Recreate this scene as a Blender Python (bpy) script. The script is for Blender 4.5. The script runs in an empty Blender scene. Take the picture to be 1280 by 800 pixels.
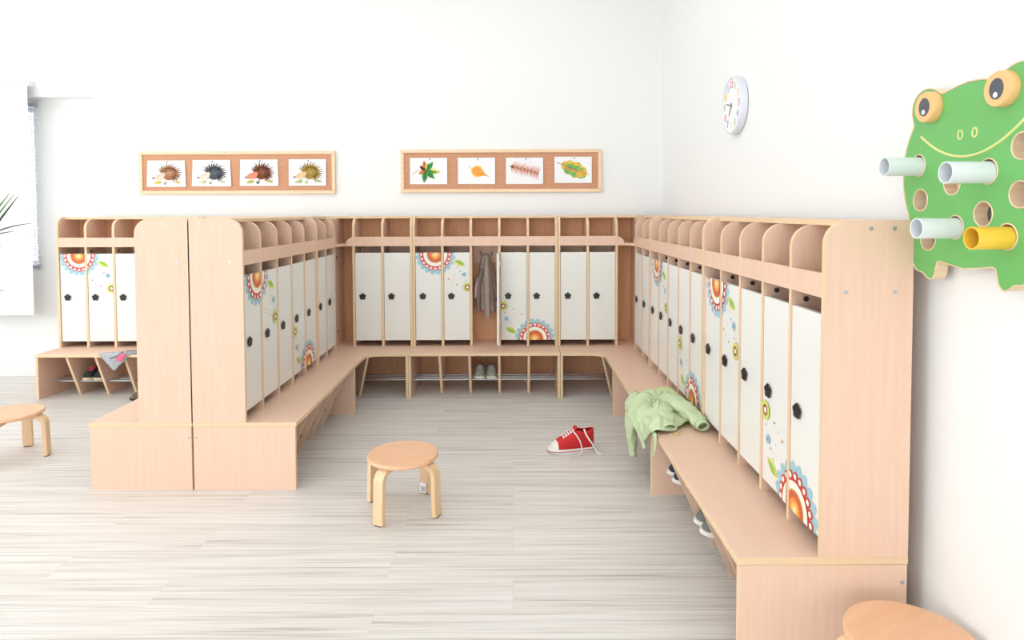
import bpy, bmesh, math, random
from mathutils import Vector, Matrix, noise
R = math.radians
random.seed(4)
S = bpy.context.scene
COL = S.collection

# ------------------------------------------------------------------ camera
F, PY, EYE = 788.5263, 294.3534, 1.3769
TH, RO = .0369, .0035
fw = Vector((0, math.cos(TH), -math.sin(TH)))
_u = Vector((0, math.sin(TH), math.cos(TH))); _r = Vector((1, 0, 0))
rt = math.cos(RO)*_r - math.sin(RO)*_u
up = math.sin(RO)*_r + math.cos(RO)*_u
cd = bpy.data.cameras.new('camera'); cam = bpy.data.objects.new('camera', cd); COL.objects.link(cam)
cd.sensor_width = 36; cd.lens = F/1280*36; cd.shift_y = -(400-PY)/1280; cd.clip_start = .05
cam.matrix_world = Matrix(((rt.x, up.x, -fw.x, 0), (rt.y, up.y, -fw.y, 0), (rt.z, up.z, -fw.z, EYE), (0, 0, 0, 1)))
S.camera = cam


def at(x, y, axis, val):
    """point on the plane (axis = val) seen at pixel x, y"""
    d = rt*((x-640)/F) + up*((PY-y)/F) + fw
    o = Vector((0, 0, EYE))
    return o + d*((val-o[axis])/d[axis])


# ------------------------------------------------------------------ materials
def lin(c):
    return tuple(((v/255)/12.92 if v/255 <= .04045 else ((v/255+.055)/1.055)**2.4) for v in c) + (1,)


def mat(name, rgb, rough=.5, metal=0, spec=.5, **kw):
    m = bpy.data.materials.new(name); m.use_nodes = True
    b = m.node_tree.nodes['Principled BSDF']
    b.inputs['Base Color'].default_value = lin(rgb); b.inputs['Roughness'].default_value = rough
    b.inputs['Metallic'].default_value = metal; b.inputs['Specular IOR Level'].default_value = spec
    for k, v in kw.items(): b.inputs[k].default_value = v
    return m


def nz(m, scale, c1, c2, stretch=(1, 1, 1), lo=.35, hi=.65, detail=4, bump=0, coord='Object'):
    """noise-driven colour between c1 and c2"""
    t = m.node_tree; n = t.nodes; b = n['Principled BSDF']
    tc = n.new('ShaderNodeTexCoord'); mp = n.new('ShaderNodeMapping'); mp.inputs['Scale'].default_value = stretch
    no = n.new('ShaderNodeTexNoise'); no.inputs['Scale'].default_value = scale; no.inputs['Detail'].default_value = detail
    cr = n.new('ShaderNodeValToRGB'); e = cr.color_ramp.elements
    e[0].position = lo; e[1].position = hi; e[0].color = lin(c1); e[1].color = lin(c2)
    t.links.new(tc.outputs[coord], mp.inputs[0]); t.links.new(mp.outputs[0], no.inputs[0])
    t.links.new(no.outputs[0], cr.inputs[0]); t.links.new(cr.outputs[0], b.inputs['Base Color'])
    if bump:
        bp = n.new('ShaderNodeBump'); bp.inputs['Strength'].default_value = bump; bp.inputs['Distance'].default_value = .01
        t.links.new(no.outputs[0], bp.inputs['Height']); t.links.new(bp.outputs[0], b.inputs['Normal'])
    return m


BEECH = nz(mat('beech_laminate', (236, 201, 177), .42, spec=.35), 9, (234, 198, 174), (239, 205, 182), (6, 6, .35), .3, .7, 5)
SEATB = nz(mat('beech_seat_laminate', (236, 201, 177), .42, spec=.35), 5, (235, 199, 175), (238, 203, 180), (.5, 5, 5), .3, .7, 5)
EDGE = mat('beech_edge_band', (236, 207, 168), .45, spec=.3)
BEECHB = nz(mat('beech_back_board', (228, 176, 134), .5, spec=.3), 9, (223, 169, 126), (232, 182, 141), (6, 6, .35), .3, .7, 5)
WHITE = mat('white_door_laminate', (238, 238, 233), .3, spec=.4)
BLACK = mat('black_plastic', (14, 13, 13), .35)
DARK = mat('dark_hole', (60, 44, 36), .6)
STEEL = mat('chrome_rail', (196, 206, 216), .25, 1)
SCREW = mat('zinc_screw', (190, 196, 204), .35, .8)
WALL = mat('white_wall_paint', (243, 244, 243), .8, spec=.2)
TRIM = mat('white_trim', (242, 242, 240), .5)
STOOLSEAT = nz(mat('stool_seat_veneer', (236, 186, 148), .4), 6, (233, 181, 142), (240, 193, 156), (1, 8, 8), .3, .7, 5)
STOOLLEG = nz(mat('stool_birch', (235, 202, 162), .42), 6, (232, 197, 155), (240, 209, 171), (5, 5, .6), .3, .7, 5)
ABLUE = mat('print_blue', (158, 206, 220), .4); ARED = mat('print_red', (222, 66, 58), .4)
ACREAM = mat('print_cream', (250, 247, 236), .4); AOLIVE = mat('print_olive', (206, 186, 96), .4)
ABRICK = mat('print_brick_orange', (214, 98, 58), .4); AORANGE = mat('print_orange', (244, 152, 62), .4)
AYELLOW = mat('print_yellow', (252, 202, 104), .4); APALE = mat('print_pale', (255, 234, 190), .4)
AGREEN = mat('print_green', (150, 194, 66), .4); ALIME = mat('print_lime', (216, 222, 110), .4)
ABROWN = mat('print_brown', (148, 84, 52), .4); ADOT = mat('print_dot_blue', (96, 128, 184), .4); APINK = mat('print_pink', (206, 140, 130), .4)
DOORM = [WHITE, ABLUE, ARED, ACREAM, AOLIVE, ABRICK, AORANGE, AYELLOW, APALE, AGREEN, ALIME, ABROWN, ADOT, APINK]


# ------------------------------------------------------------------ mesh builder
class MB:
    def __init__(s): s.v = []; s.f = []; s.m = []
    def add(s, vs, fs, m=0):
        o = len(s.v); s.v += [tuple(p) for p in vs]
        for i, f in enumerate(fs):
            s.f.append([o+k for k in f]); s.m.append(m[i] if isinstance(m, (list, tuple)) else m)
        return s
    def box(s, x0, x1, y0, y1, z0, z1, m=0, edge=None, thin=None):
        """box; with edge, the four faces round the thin axis take the edge material"""
        v = [(x, y, z) for x in (x0, x1) for y in (y0, y1) for z in (z0, z1)]
        f = [(0, 1, 3, 2), (4, 6, 7, 5), (0, 4, 5, 1), (2, 3, 7, 6), (0, 2, 6, 4), (1, 5, 7, 3)]
        ax = [0, 0, 1, 1, 2, 2]
        return s.add(v, f, [m if edge is None or ax[i] == thin else edge for i in range(6)])
    def prism(s, pts, fn, t0, t1, m=0, ms=None):
        n = len(pts)
        v = [fn(p, t0) for p in pts] + [fn(p, t1) for p in pts]
        f = [tuple(range(n)), tuple(range(2*n-1, n-1, -1))] + [(i, (i+1) % n, n+(i+1) % n, n+i) for i in range(n)]
        return s.add(v, f, [m, m] + [m if ms is None else ms]*n)
    def tube(s, path, r, n=10, m=0, cap=True, flat=1.0, upv=None):
        P = [Vector(p) for p in path]; rs = r if isinstance(r, (list, tuple)) else [r]*len(P)
        V = []; prev = None
        for i, p in enumerate(P):
            d = (P[min(i+1, len(P)-1)] - P[max(i-1, 0)]).normalized()
            a = Vector(upv) if upv else (prev if prev else (Vector((0, 0, 1)) if abs(d.z) < .9 else Vector((1, 0, 0))))
            a = (a - d*a.dot(d)).normalized(); b = d.cross(a); prev = a
            for k in range(n):
                t = 2*math.pi*k/n
                V.append(p + a*(math.cos(t)*rs[i]*flat) + b*(math.sin(t)*rs[i]))
        f = [(i*n+k, i*n+(k+1) % n, (i+1)*n+(k+1) % n, (i+1)*n+k) for i in range(len(P)-1) for k in range(n)]
        if cap: f += [tuple(range(n-1, -1, -1)), tuple((len(P)-1)*n+k for k in range(n))]
        return s.add(V, f, m)
    def lathe(s, prof, n=40, m=0, fn=None):
        """prof: (r, h, [mat]) ; fn maps x, y, h"""
        fn = fn or (lambda x, y, h: (x, y, h))
        V = []
        for p in prof:
            for k in range(n):
                t = 2*math.pi*k/n; V.append(fn(p[0]*math.cos(t), p[0]*math.sin(t), p[1]))
        fs = []; ms = []
        for i in range(len(prof)-1):
            for k in range(n):
                fs.append((i*n+k, i*n+(k+1) % n, (i+1)*n+(k+1) % n, (i+1)*n+k)); ms.append(prof[i][2] if len(prof[i]) > 2 else m)
        fs += [tuple(range(n-1, -1, -1)), tuple((len(prof)-1)*n+k for k in range(n))]
        ms += [prof[0][2] if len(prof[0]) > 2 else m, prof[-1][2] if len(prof[-1]) > 2 else m]
        return s.add(V, fs, ms)
    def build(s, name, mats, parent=None, smooth=30, solid=0, fix=True, bevel=0, subsurf=0):
        me = bpy.data.meshes.new(name); me.from_pydata(s.v, [], s.f); me.validate()
        for mm in (mats if isinstance(mats, (list, tuple)) else [mats]): me.materials.append(mm)
        me.polygons.foreach_set('material_index', s.m[:len(me.polygons)])
        if fix:
            bm = bmesh.new(); bm.from_mesh(me); bmesh.ops.recalc_face_normals(bm, faces=bm.faces); bm.to_mesh(me); bm.free()
        if smooth:
            me.polygons.foreach_set('use_smooth', [True]*len(me.polygons)); me.set_sharp_from_angle(angle=R(smooth))
        o = bpy.data.objects.new(name, me); COL.objects.link(o)
        if parent: o.parent = parent
        if solid:
            md = o.modifiers.new('solid', 'SOLIDIFY'); md.thickness = solid; md.offset = 0
        if bevel:
            md = o.modifiers.new('bevel', 'BEVEL'); md.width = bevel; md.segments = 2; md.limit_method = 'ANGLE'
        if subsurf:
            md = o.modifiers.new('sub', 'SUBSURF'); md.levels = subsurf; md.render_levels = subsurf
        return o


def tag(o, label, cat, group=None):
    o['label'] = label; o['category'] = cat
    if group: o['group'] = group
    return o


def thing(name, label, cat, loc=(0, 0, 0), rz=0, group=None):
    o = bpy.data.objects.new(name, None); COL.objects.link(o); o.location = loc; o.rotation_euler = (0, 0, rz); o.empty_display_size = .1
    return tag(o, label, cat, group)


def struct(name, mb, m, **k):
    o = mb.build(name, m, **k); o['kind'] = 'structure'; return o


def copy_tree(o, parent=None):
    c = o.copy(); COL.objects.link(c); c.parent = parent
    for ch in list(o.children): copy_tree(ch, c)
    return c


# ------------------------------------------------------------------ room shell
YW, YA, XR, XL, ZC, YB = 5.20, 5.31, 1.24, -6.0, 3.5, -6.5
AX, AZ = -3.426, 2.335           # alcove right edge and top
WX0, WX1, WZ0, WZ1 = -5.55, -4.0, .92, 2.29    # window opening


def floor_mat():
    m = mat('whitewashed_plank_floor', (225, 217, 206), .38, spec=.35)
    t = m.node_tree; n = t.nodes; L = t.links.new; b = n['Principled BSDF']
    tc = n.new('ShaderNodeTexCoord')
    br = n.new('ShaderNodeTexBrick'); br.inputs['Scale'].default_value = 1; br.inputs['Brick Width'].default_value = 1.29
    br.inputs['Row Height'].default_value = .194; br.inputs['Mortar Size'].default_value = .0009; br.inputs['Mortar Smooth'].default_value = .3
    br.offset = .37; br.inputs['Color1'].default_value = (0, 0, 0, 1); br.inputs['Color2'].default_value = (1, 1, 1, 1); br.inputs['Mortar'].default_value = (.5, .5, .5, 1)
    L(tc.outputs['Object'], br.inputs[0])
    mul = n.new('ShaderNodeVectorMath'); mul.operation = 'MULTIPLY_ADD'; mul.inputs[1].default_value = (7, 13, 0)
    L(br.outputs['Color'], mul.inputs[0]); L(tc.outputs['Object'], mul.inputs[2])
    def streak(sx, sy, det, dist):
        mp = n.new('ShaderNodeMapping'); mp.inputs['Scale'].default_value = (sx, sy, 1)
        no = n.new('ShaderNodeTexNoise'); no.inputs['Scale'].default_value = 1; no.inputs['Detail'].default_value = det; no.inputs['Distortion'].default_value = dist
        L(mul.outputs[0], mp.inputs[0]); L(mp.outputs[0], no.inputs[0]); return no
    a = streak(1.0, 52, 6, .5); c = streak(2.2, 190, 4, .3)
    add = n.new('ShaderNodeMath'); add.operation = 'MULTIPLY_ADD'; add.inputs[1].default_value = .45
    L(c.outputs[0], add.inputs[0])
    s2 = n.new('ShaderNodeMath'); s2.operation = 'MULTIPLY'; s2.inputs[1].default_value = .55; L(a.outputs[0], s2.inputs[0]); L(s2.outputs[0], add.inputs[2])
    cr = n.new('ShaderNodeValToRGB'); e = cr.color_ramp.elements
    e[0].position = .33; e[0].color = lin((176, 168, 160)); e[1].position = .58; e[1].color = lin((233, 230, 226))
    k = e.new(.45); k.color = lin((218, 213, 207))
    L(add.outputs[0], cr.inputs[0])
    mx = n.new('ShaderNodeMix'); mx.data_type = 'RGBA'; mx.blend_type = 'MULTIPLY'; mx.inputs['Factor'].default_value = 1
    vr = n.new('ShaderNodeValToRGB'); ve = vr.color_ramp.elements; ve[0].color = (.975, .972, .968, 1); ve[1].color = (1, 1, 1, 1)
    L(br.outputs['Color'], vr.inputs[0])
    L(cr.outputs[0], mx.inputs[6]); L(vr.outputs[0], mx.inputs[7])
    mo = n.new('ShaderNodeMix'); mo.data_type = 'RGBA'; mo.inputs[7].default_value = lin((212, 204, 195))
    L(br.outputs['Fac'], mo.inputs['Factor']); L(mx.outputs[2], mo.inputs[6]); L(mo.outputs[2], b.inputs['Base Color'])
    return m


struct('floor', MB().box(XL-.2, XR+.2, YB, YA+.3, -.1, 0), floor_mat())
struct('ceiling', MB().box(XL-.2, XR+.2, YB, YA+.3, ZC, ZC+.1), WALL)
b = MB()
b.box(AX, XR+.2, YW, YA+.3, 0, ZC)                       # main stretch
b.box(XL-.2, AX, YW, YA+.3, AZ, ZC)                      # over the alcove
b.box(WX1, AX, YA, YA+.3, 0, AZ); b.box(XL-.2, WX0, YA, YA+.3, 0, AZ)
b.box(WX0, WX1, YA, YA+.3, 0, WZ0); b.box(WX0, WX1, YA, YA+.3, WZ1, AZ)
struct('wall_back', b, WALL)
struct('wall_right', MB().box(XR, XR+.2, YB, YW, 0, ZC), WALL)
b = MB(); lx0, lx1 = XL-.2, XL
b.box(lx0, lx1, YB, YA, 0, .85); b.box(lx0, lx1, YB, YA, 2.6, ZC); b.box(lx0, lx1, YB, -1.6, .85, 2.6); b.box(lx0, lx1, 4.2, YA, .85, 2.6)
b.box(lx0, lx1, 1.1, 1.5, .85, 2.6)
struct('wall_left', b, WALL)
struct('baseboard_back', MB().box(XL, AX, YA-.014, YA, 0, .085).box(AX, -3.0, YW-.014, YW, 0, .085), TRIM, bevel=.003)
struct('baseboard_right', MB().box(XR-.014, XR, YB, YW-.014, 0, .085), TRIM, bevel=.003)
# window in the alcove
GLASS = bpy.data.materials.new('window_glass'); GLASS.use_nodes = True
_t = GLASS.node_tree; _o = _t.nodes['Material Output']; _g = _t.nodes.new('ShaderNodeBsdfGlossy'); _g.inputs['Roughness'].default_value = .02
_x = _t.nodes.new('ShaderNodeBsdfTransparent'); _m = _t.nodes.new('ShaderNodeMixShader'); _m.inputs[0].default_value = .06
_t.links.new(_x.outputs[0], _m.inputs[1]); _t.links.new(_g.outputs[0], _m.inputs[2]); _t.links.new(_m.outputs[0], _o.inputs[0])
b = MB()
for x0, x1, z0, z1 in ((WX0, WX1, WZ0, WZ0+.05), (WX0, WX1, WZ1-.05, WZ1), (WX0, WX0+.05, WZ0+.05, WZ1-.05), (WX1-.05, WX1, WZ0+.05, WZ1-.05), (-4.83, -4.77, WZ0+.05, WZ1-.05)):
    b.box(x0, x1, YA+.10, YA+.16, z0, z1)
w = struct('window_1', b, TRIM, bevel=.004)
MB().box(WX0+.05, -4.83, YA+.125, YA+.131, WZ0+.05, WZ1-.05).build('glass_pane', GLASS, w)
MB().box(-4.77, WX1-.05, YA+.125, YA+.131, WZ0+.05, WZ1-.05).build('glass_pane', GLASS, w)

# ------------------------------------------------------------------ lockers
BD, VF, PT = .515, .257, .018                 # bench depth, locker face, panel thickness
ZS, ST, H = .3375, .022, 1.35                 # seat height, seat thickness, overall height
FB, FT = 1.118, 1.191                         # rail below the pigeonholes
DZ0, DZ1 = .384, 1.066                        # doors


class Frame:
    """maps run coordinates (u to the viewer's right, v inwards, w up) into the thing's own coordinates"""
    def __init__(s, ox=0, oy=0, rot=0): s.ox, s.oy, s.c, s.s = ox, oy, round(math.cos(rot)), round(math.sin(rot))
    def __call__(s, u, v, w): return (s.ox + s.c*u - s.s*v, s.oy + s.s*u + s.c*v, w)


class FM(MB):
    def __init__(s, fr): super().__init__(); s.fr = fr
    def add(s, vs, fs, m=0): return super().add([s.fr(*p) for p in vs], fs, m)


def clip(poly, r):
    """Sutherland-Hodgman against rectangle r = (u0, u1, w0, w1)"""
    for ax, lim, sg in ((0, r[0], 1), (0, r[1], -1), (1, r[2], 1), (1, r[3], -1)):
        out = []
        for i, p in enumerate(poly):
            q = poly[(i+1) % len(poly)]
            dp, dq = (p[ax]-lim)*sg, (q[ax]-lim)*sg
            if dp >= 0: out.append(p)
            if (dp >= 0) != (dq >= 0):
                t = dp/(dp-dq); out.append((p[0]+(q[0]-p[0])*t, p[1]+(q[1]-p[1])*t))
        poly = out
        if len(poly) < 3: return None
    return poly


def ell(cx, cy, rx, ry=None, a=0, n=20):
    ry = ry or rx
    return [(cx + rx*math.cos(t)*math.cos(a) - ry*math.sin(t)*math.sin(a), cy + rx*math.cos(t)*math.sin(a) + ry*math.sin(t)*math.cos(a))
            for t in (2*math.pi*k/n for k in range(n))]


def leafshape(cx, cy, l, wd, a, n=14):
    pts = [(l*(2*k/n-1), wd*math.sin(math.pi*k/n)) for k in range(n+1)] + [(l*(1-2*k/n), -wd*math.sin(math.pi*k/n)) for k in range(1, n)]
    return [(cx+x*math.cos(a)-y*math.sin(a), cy+x*math.sin(a)+y*math.cos(a)) for x, y in pts]


def flower_shapes(cu, cw, sg):
    """the printed blossom with its leaf, dots and little ring flower; sg = -1 turns it half round"""
    sh = []
    def put(poly, m): sh.append(([(cu+sg*x, cw+sg*y) for x, y in poly], m))
    for k in range(20):
        t = 2*math.pi*(k+.5)/20
        put(ell(.128*math.cos(t), .128*math.sin(t), .029, .0205, t), 1)
    put(leafshape(.185, -.066, .050, .021, R(-26)), 10); put(leafshape(.190, -.063, .040, .012, R(-26)), 9)
    put(ell(0, 0, .103, n=48), 2)
    for k in range(20):
        t = 2*math.pi*k/20; put(ell(.110*math.cos(t), .110*math.sin(t), .0165), 2)
    for k in range(20):
        t = 2*math.pi*k/20; put(ell(.110*math.cos(t), .110*math.sin(t), .0095), 3)
    put(ell(0, 0, .092, n=48), 3); put(ell(0, 0, .066, n=40), 4); put(ell(0, 0, .061, n=40), 5)
    put(ell(0, 0, .038, n=32), 6); put(ell(0, 0, .024, n=28), 7); put(ell(0, 0, .011), 8)
    put(ell(.246, -.255, .036), 10); put(ell(.246, -.255, .021), 11); put(ell(.246, -.255, .011), 3)
    for k in range(5):
        t = 2*math.pi*k/5; put(ell(.221+.012*math.cos(t), -.155+.012*math.sin(t), .007, n=10), 1)
    put(ell(.221, -.155, .006, n=10), 12)
    for x, y, r_, m in ((.102, -.190, .006, 13), (.166, -.233, .005, 11), (.193, -.131, .005, 12), (.170, -.102, .004, 13), (.125, -.215, .003, 12), (.235, -.205, .004, 12), (.150, -.160, .003, 13)):
        put(ell(x, y, r_, n=8), m)
    return sh


def door(fr, u0, u1, root, shapes=(), opened=False, cond=None):
    f = fr
    if opened:      # swung out a quarter turn about its right edge
        f = lambda u, v, w: fr(u1-.008 + (v-VF), VF + (u-u1), w)
    d = FM(f); d.box(u0, u1, VF+.003, VF+.019, DZ0, DZ1)
    for i, (poly, m) in enumerate(shapes):
        p = clip(poly, (u0, u1, DZ0, DZ1))
        if p: d.add([(a, VF+.003-.00006*(i+1)-.0002, c) for a, c in p], [tuple(range(len(p)))], m)
    o = d.build('door', DOORM, root, smooth=0, fix=False)
    # five-petalled black knob near the free edge
    k = FM(f); pts = []
    for i in range(40):
        t = 2*math.pi*i/40 + math.pi/2; rr = .0205 + .0065*abs(math.cos(2.5*(t-math.pi/2))); pts.append((rr*math.cos(t), rr*math.sin(t)))
    ku, kw = u0+.055, .727
    rings = [(.5, .0), (.5, -.004), (.94, -.005), (1, -.006), (1, -.008), (.93, -.010), (.5, -.0105)]
    vs = [(ku+p[0]*s_, VF+.003+dv, kw+p[1]*s_) for s_, dv in rings for p in pts]
    fs = [(i*40+j, i*40+(j+1) % 40, (i+1)*40+(j+1) % 40, (i+1)*40+j) for i in range(len(rings)-1) for j in range(40)] + [tuple(range(6*40, 7*40))]
    k.add(vs, fs); k.build('door_knob', BLACK, o, smooth=40)
    if opened:
        o['label'] = 'door standing open'
        for w0 in (.47, .97):
            FM(f).box(u1-.045, u1-.004, VF+.019, VF+.025, w0, w0+.035).build('hinge', STEEL, o)
    return o


def side_poly(top, r, v0, w0):
    pts = [(v0, w0), (v0, top-r)]
    for k in range(1, 10):
        t = math.pi/2*k/9; pts.append((v0+r-r*math.cos(t), top-r+r*math.sin(t)))
    return pts + [(BD-.002, top), (BD-.002, w0)]


def upright(fr, u0, root, name, v0, top, w0=ZS, r=.072):
    FM(fr).prism(side_poly(top, r, v0, w0), lambda p, t: (t, p[0], p[1]), u0, u0+PT, 0, 1).build(name, [BEECH, EDGE], root, smooth=25)


def tower(fr, L, n, root, art=False, ends=(True, True), ext=(0, 0), open_bay=None, back=True, screws=()):
    """the locker part of a run: uprights, pigeonholes, rail and doors"""
    pitch = (L-PT)/n
    for i in range(n+1):
        end = (i == 0 and ends[0]) or (i == n and ends[1])
        upright(fr, i*pitch, root, 'side_panel' if i in (0, n) else 'divider', VF-.006 if end else VF, H if end else H-PT)
    # top board, shelf, rail, back
    FM(fr).box(PT if ends[0] else 0, L-PT if ends[1] else L, VF+.068, BD-.002, H-PT, H-.0005, 0, 1, 2).build('top_panel', [BEECH, EDGE], root)
    FM(fr).box(PT, L-PT, VF+.012, BD-.004, FB+.001, FB+PT, 0, 1, 2).build('shelf', [BEECH, EDGE], root)
    a = PT if ends[0] else -ext[0]; c = L-PT if ends[1] else L+ext[1]
    pts = [(a, FB), (c, FB)]
    hh = FT-FB
    if ext[1] and not ends[1]: pts += [(c-.07*(1-math.cos(t)), FB+.012+(hh-.012)*math.sin(t)) for t in (math.pi/2*k/8 for k in range(9))]
    else: pts += [(c, FT)]
    if ext[0] and not ends[0]: pts += [(a+.07*(1-math.cos(t)), FB+.012+(hh-.012)*math.sin(t)) for t in (math.pi/2*k/8 for k in range(8, -1, -1))]
    else: pts += [(a, FT)]
    FM(fr).prism(pts, lambda p, t: (p[0], t, p[1]), VF-.004, VF+.012, 0, 1).build('front_rail', [BEECH, EDGE], root, smooth=25)
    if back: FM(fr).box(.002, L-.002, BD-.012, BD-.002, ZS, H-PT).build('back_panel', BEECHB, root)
    FM(fr).box(PT, L-PT, BD-.030, BD-.012, .97, 1.117, 0, 1, 1).build('hook_rail', [BEECH, EDGE], root)
    for i in range(n):
        u0 = i*pitch+PT+.003; u1 = (i+1)*pitch-.002
        sh = []
        if art:
            if i in (0, 1): sh = flower_shapes(pitch-.045, DZ1-.015, 1)
            if i in (n-2, n-1): sh = flower_shapes(L-pitch+.045, DZ0+.010, -1)
        door(fr, u0, u1, root, sh, opened=(open_bay == i))
        if i and i != open_bay: # round dark catch on the divider's side above the door
            q = FM(fr); uu = i*pitch+PT
            q.lathe([(.009, 0), (.009, .004), (.006, .006)], 14, 0, lambda x, y, h: (uu+h, VF+.048+x, 1.086+y)); q.build('door_catch', DARK, root)
    if open_bay is not None:
        uc = open_bay*pitch+PT/2+pitch/2
        for du in (-.045, .045):
            k = FM(fr); k.tube([(uc+du, BD-.03, 1.04), (uc+du, BD-.055, 1.035), (uc+du, BD-.07, 1.045), (uc+du, BD-.075, 1.065)], .006, 8)
            k.build('coat_hook', SCREW, root)
    for (u, v, w) in screws: pass
    return pitch


def bench_upright(fr, u0, root, slant):
    t = ZS-ST
    p = [(.006, 0), (.006, t), (BD-.004, t), (BD-.004, 0)] if not slant else [(.152, 0), (.012, t), (BD-.014, t), (BD-.014, 0)]
    FM(fr).prism(p, lambda q, s: (s, q[0], q[1]), u0, u0+PT, 0, 1).build('bench_divider' if slant else 'bench_side', [BEECH, EDGE], root)


def rails(fr, u0, u1, root):
    for v in (.135, .205, .275):
        FM(fr).tube([(u0, v, .108), (u1, v, .108)], .0075, 10).build('shoe_rail', STEEL, root)


def unit(label, loc, rz, L, n=5, art=True, open_bay=None, outer=None):
    root = thing('locker_bench', label, 'locker', (loc[0], loc[1], 0), rz, 'beech kindergarten locker units')
    fr = Frame()
    L -= .001
    FM(fr).box(0, L, 0, BD, ZS-ST, ZS, 0, 1, 2).build('seat', [SEATB, EDGE], root, bevel=.002)
    pitch = tower(fr, L, n, root, art, (True, True), (0, 0), open_bay)
    for i in range(n+1): bench_upright(fr, i*pitch, root, 0 < i < n)
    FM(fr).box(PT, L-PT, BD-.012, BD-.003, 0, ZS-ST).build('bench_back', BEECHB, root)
    rails(fr, PT, L-PT, root)
    if outer:       # screw heads on the end panel that faces the room
        uu, sg = (0, -1) if outer == 'left' else (L, 1)
        for v, w in ((.385, 1.325), (.455, 1.325), (.315, 1.137), (.460, 1.137), (BD-.018, .262)):
            FM(fr).lathe([(.0065, 0), (.006, .002), (.002, .0022)], 12, 0, lambda x, y, h: (uu+sg*h, v+x, w+y)).build('screw_head', SCREW, root)
    return root


def corner(label, loc, sx, bl, br, side0, side1):
    """L-shaped unit. Local origin at the inner corner of the bench fronts; sx = 1 when the side run stands on the viewer's right.
    back run spans x from bl to br (times sx), side run spans y from side0 (near) to side1 (far)"""
    root = thing('corner_locker_bench', label, 'locker', (loc[0], loc[1], 0), 0, 'beech kindergarten locker units')
    X = lambda x: sx*x
    # seat with rounded inner corner
    r = .09
    seat = [(bl, 0)] + [(-r+r*math.sin(t), -r+r*math.cos(t)) for t in (math.pi/2*k/8 for k in range(9))] + [(0, side0), (BD, side0), (BD, BD), (bl, BD)]
    MB().prism(seat, lambda p, t: (X(p[0]), p[1], t), ZS-ST, ZS, 0, 1).build('seat', [SEATB, EDGE], root, smooth=25)
    # towers
    if sx > 0:
        fb = Frame(bl, 0, 0); tower(fb, br-bl, 2, root, False, (True, False), (0, .05), back=False)
        fs = Frame(0, side1, -math.pi/2); tower(fs, side1-side0, 2, root, False, (False, True), (.04, 0))
    else:
        fb = Frame(-br, 0, 0); tower(fb, br-bl, 2, root, False, (False, True), (.05, 0), back=False)
        fs = Frame(0, side0, math.pi/2); tower(fs, side1-side0, 2, root, False, (True, False), (0, .04))
    # back boards and the filler board that closes the corner
    def bx(x0, x1, *a, **k):
        m = MB(); m.box(min(X(x0), X(x1)), max(X(x0), X(x1)), *a, **k); return m
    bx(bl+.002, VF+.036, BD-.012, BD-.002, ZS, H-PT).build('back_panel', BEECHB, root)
    bx(VF+.036, VF+.052, side1+.001, BD-.012, ZS, H-PT).build('corner_filler_panel', BEECH, root)
    bx(br, BD-.002, VF+.068, BD-.002, H-PT, H-.0005, 0, 1, 2).build('top_panel', [BEECH, EDGE], root)
    MB().prism([(br, VF+.012), (br+.05, VF), (VF-.004, side1+.02), (VF+.034, side1+.001), (VF+.034, BD-.012), (br, BD-.012)],
               lambda p, t: (X(p[0]), p[1], t), FB+.001, FB+PT, 0, 1).build('corner_shelf', [BEECH, EDGE], root)
    for w in (.45, 1.03):
        MB().lathe([(.011, 0), (.010, .003), (.003, .004)], 12, 0, lambda x, y, h: (X(VF+.036-h), side1+.16+x, w+y)).build('screw_cap', DARK, root)
    # bench supports
    fb0 = Frame(bl, 0, 0) if sx > 0 else Frame(-bl-PT, 0, 0)
    bench_upright(fb0, 0, root, False)
    fs0 = Frame(0, side0+PT, -math.pi/2) if sx > 0 else Frame(0, side0, math.pi/2)
    bench_upright(fs0, 0, root, False)
    t = ZS-ST; q = math.sqrt(.5)
    MB().prism([(.10, 0), (-.015, t), (.66, t), (.66, 0)], lambda p, s: (X(p[0]*q+s*q), p[0]*q-s*q, p[1]), -.009, .009, 0, 1).build('bench_divider', [BEECH, EDGE], root)
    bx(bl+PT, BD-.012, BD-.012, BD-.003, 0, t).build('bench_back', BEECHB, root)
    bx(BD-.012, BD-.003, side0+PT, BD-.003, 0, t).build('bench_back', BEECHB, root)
    for v in (.135, .205, .275):
        MB().tube([(X(bl+PT), v, .108), (X(v-.01), v, .108)], .006, 10).build('shoe_rail', STEEL, root)
        MB().tube([(X(v), side0+PT, .108), (X(v), v-.01, .108)], .006, 10).build('shoe_rail', STEEL, root)
    return root


DB = 4.62
H90 = math.pi/2
unit('five-door beech locker with bench, its tall end panel nearest the frog wall panel', (.671, 3.039), -H90, 1.185, outer='right')
unit('five-door beech locker with bench on which the pale green jacket lies', (.671, 4.224), -H90, 1.184)
unit('middle locker on the back wall, five doors, one open on a hanging coat', (-.770, DB), 0, 1.123, open_bay=2)
unit('five-door locker facing the room from the freestanding double row, white doors turned toward the stool', (-1.074, 3.094), H90, 1.185, outer='left')
unit('locker backing onto the double row, only its broad blank end panel and bench end visible', (-2.107, 4.279), -H90, 1.185, outer='right')
unit('five-door locker against the back wall beside the window, grey cloth on its bench', (-3.526, DB), 0, 1.094)
corner('L-shaped corner locker with plain doors where back wall and right wall meet', (.671, DB), 1, -.316, .148, -.396, .137)
corner('L-shaped corner locker with plain doors joining the double row to the back wall', (-1.074, DB), -1, -.302, .163, -.341, .118)
corner('L-shaped corner locker hidden behind the double row, only its top edge showing', (-2.107, DB), 1, -.323, .148, -.341, .118)

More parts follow.
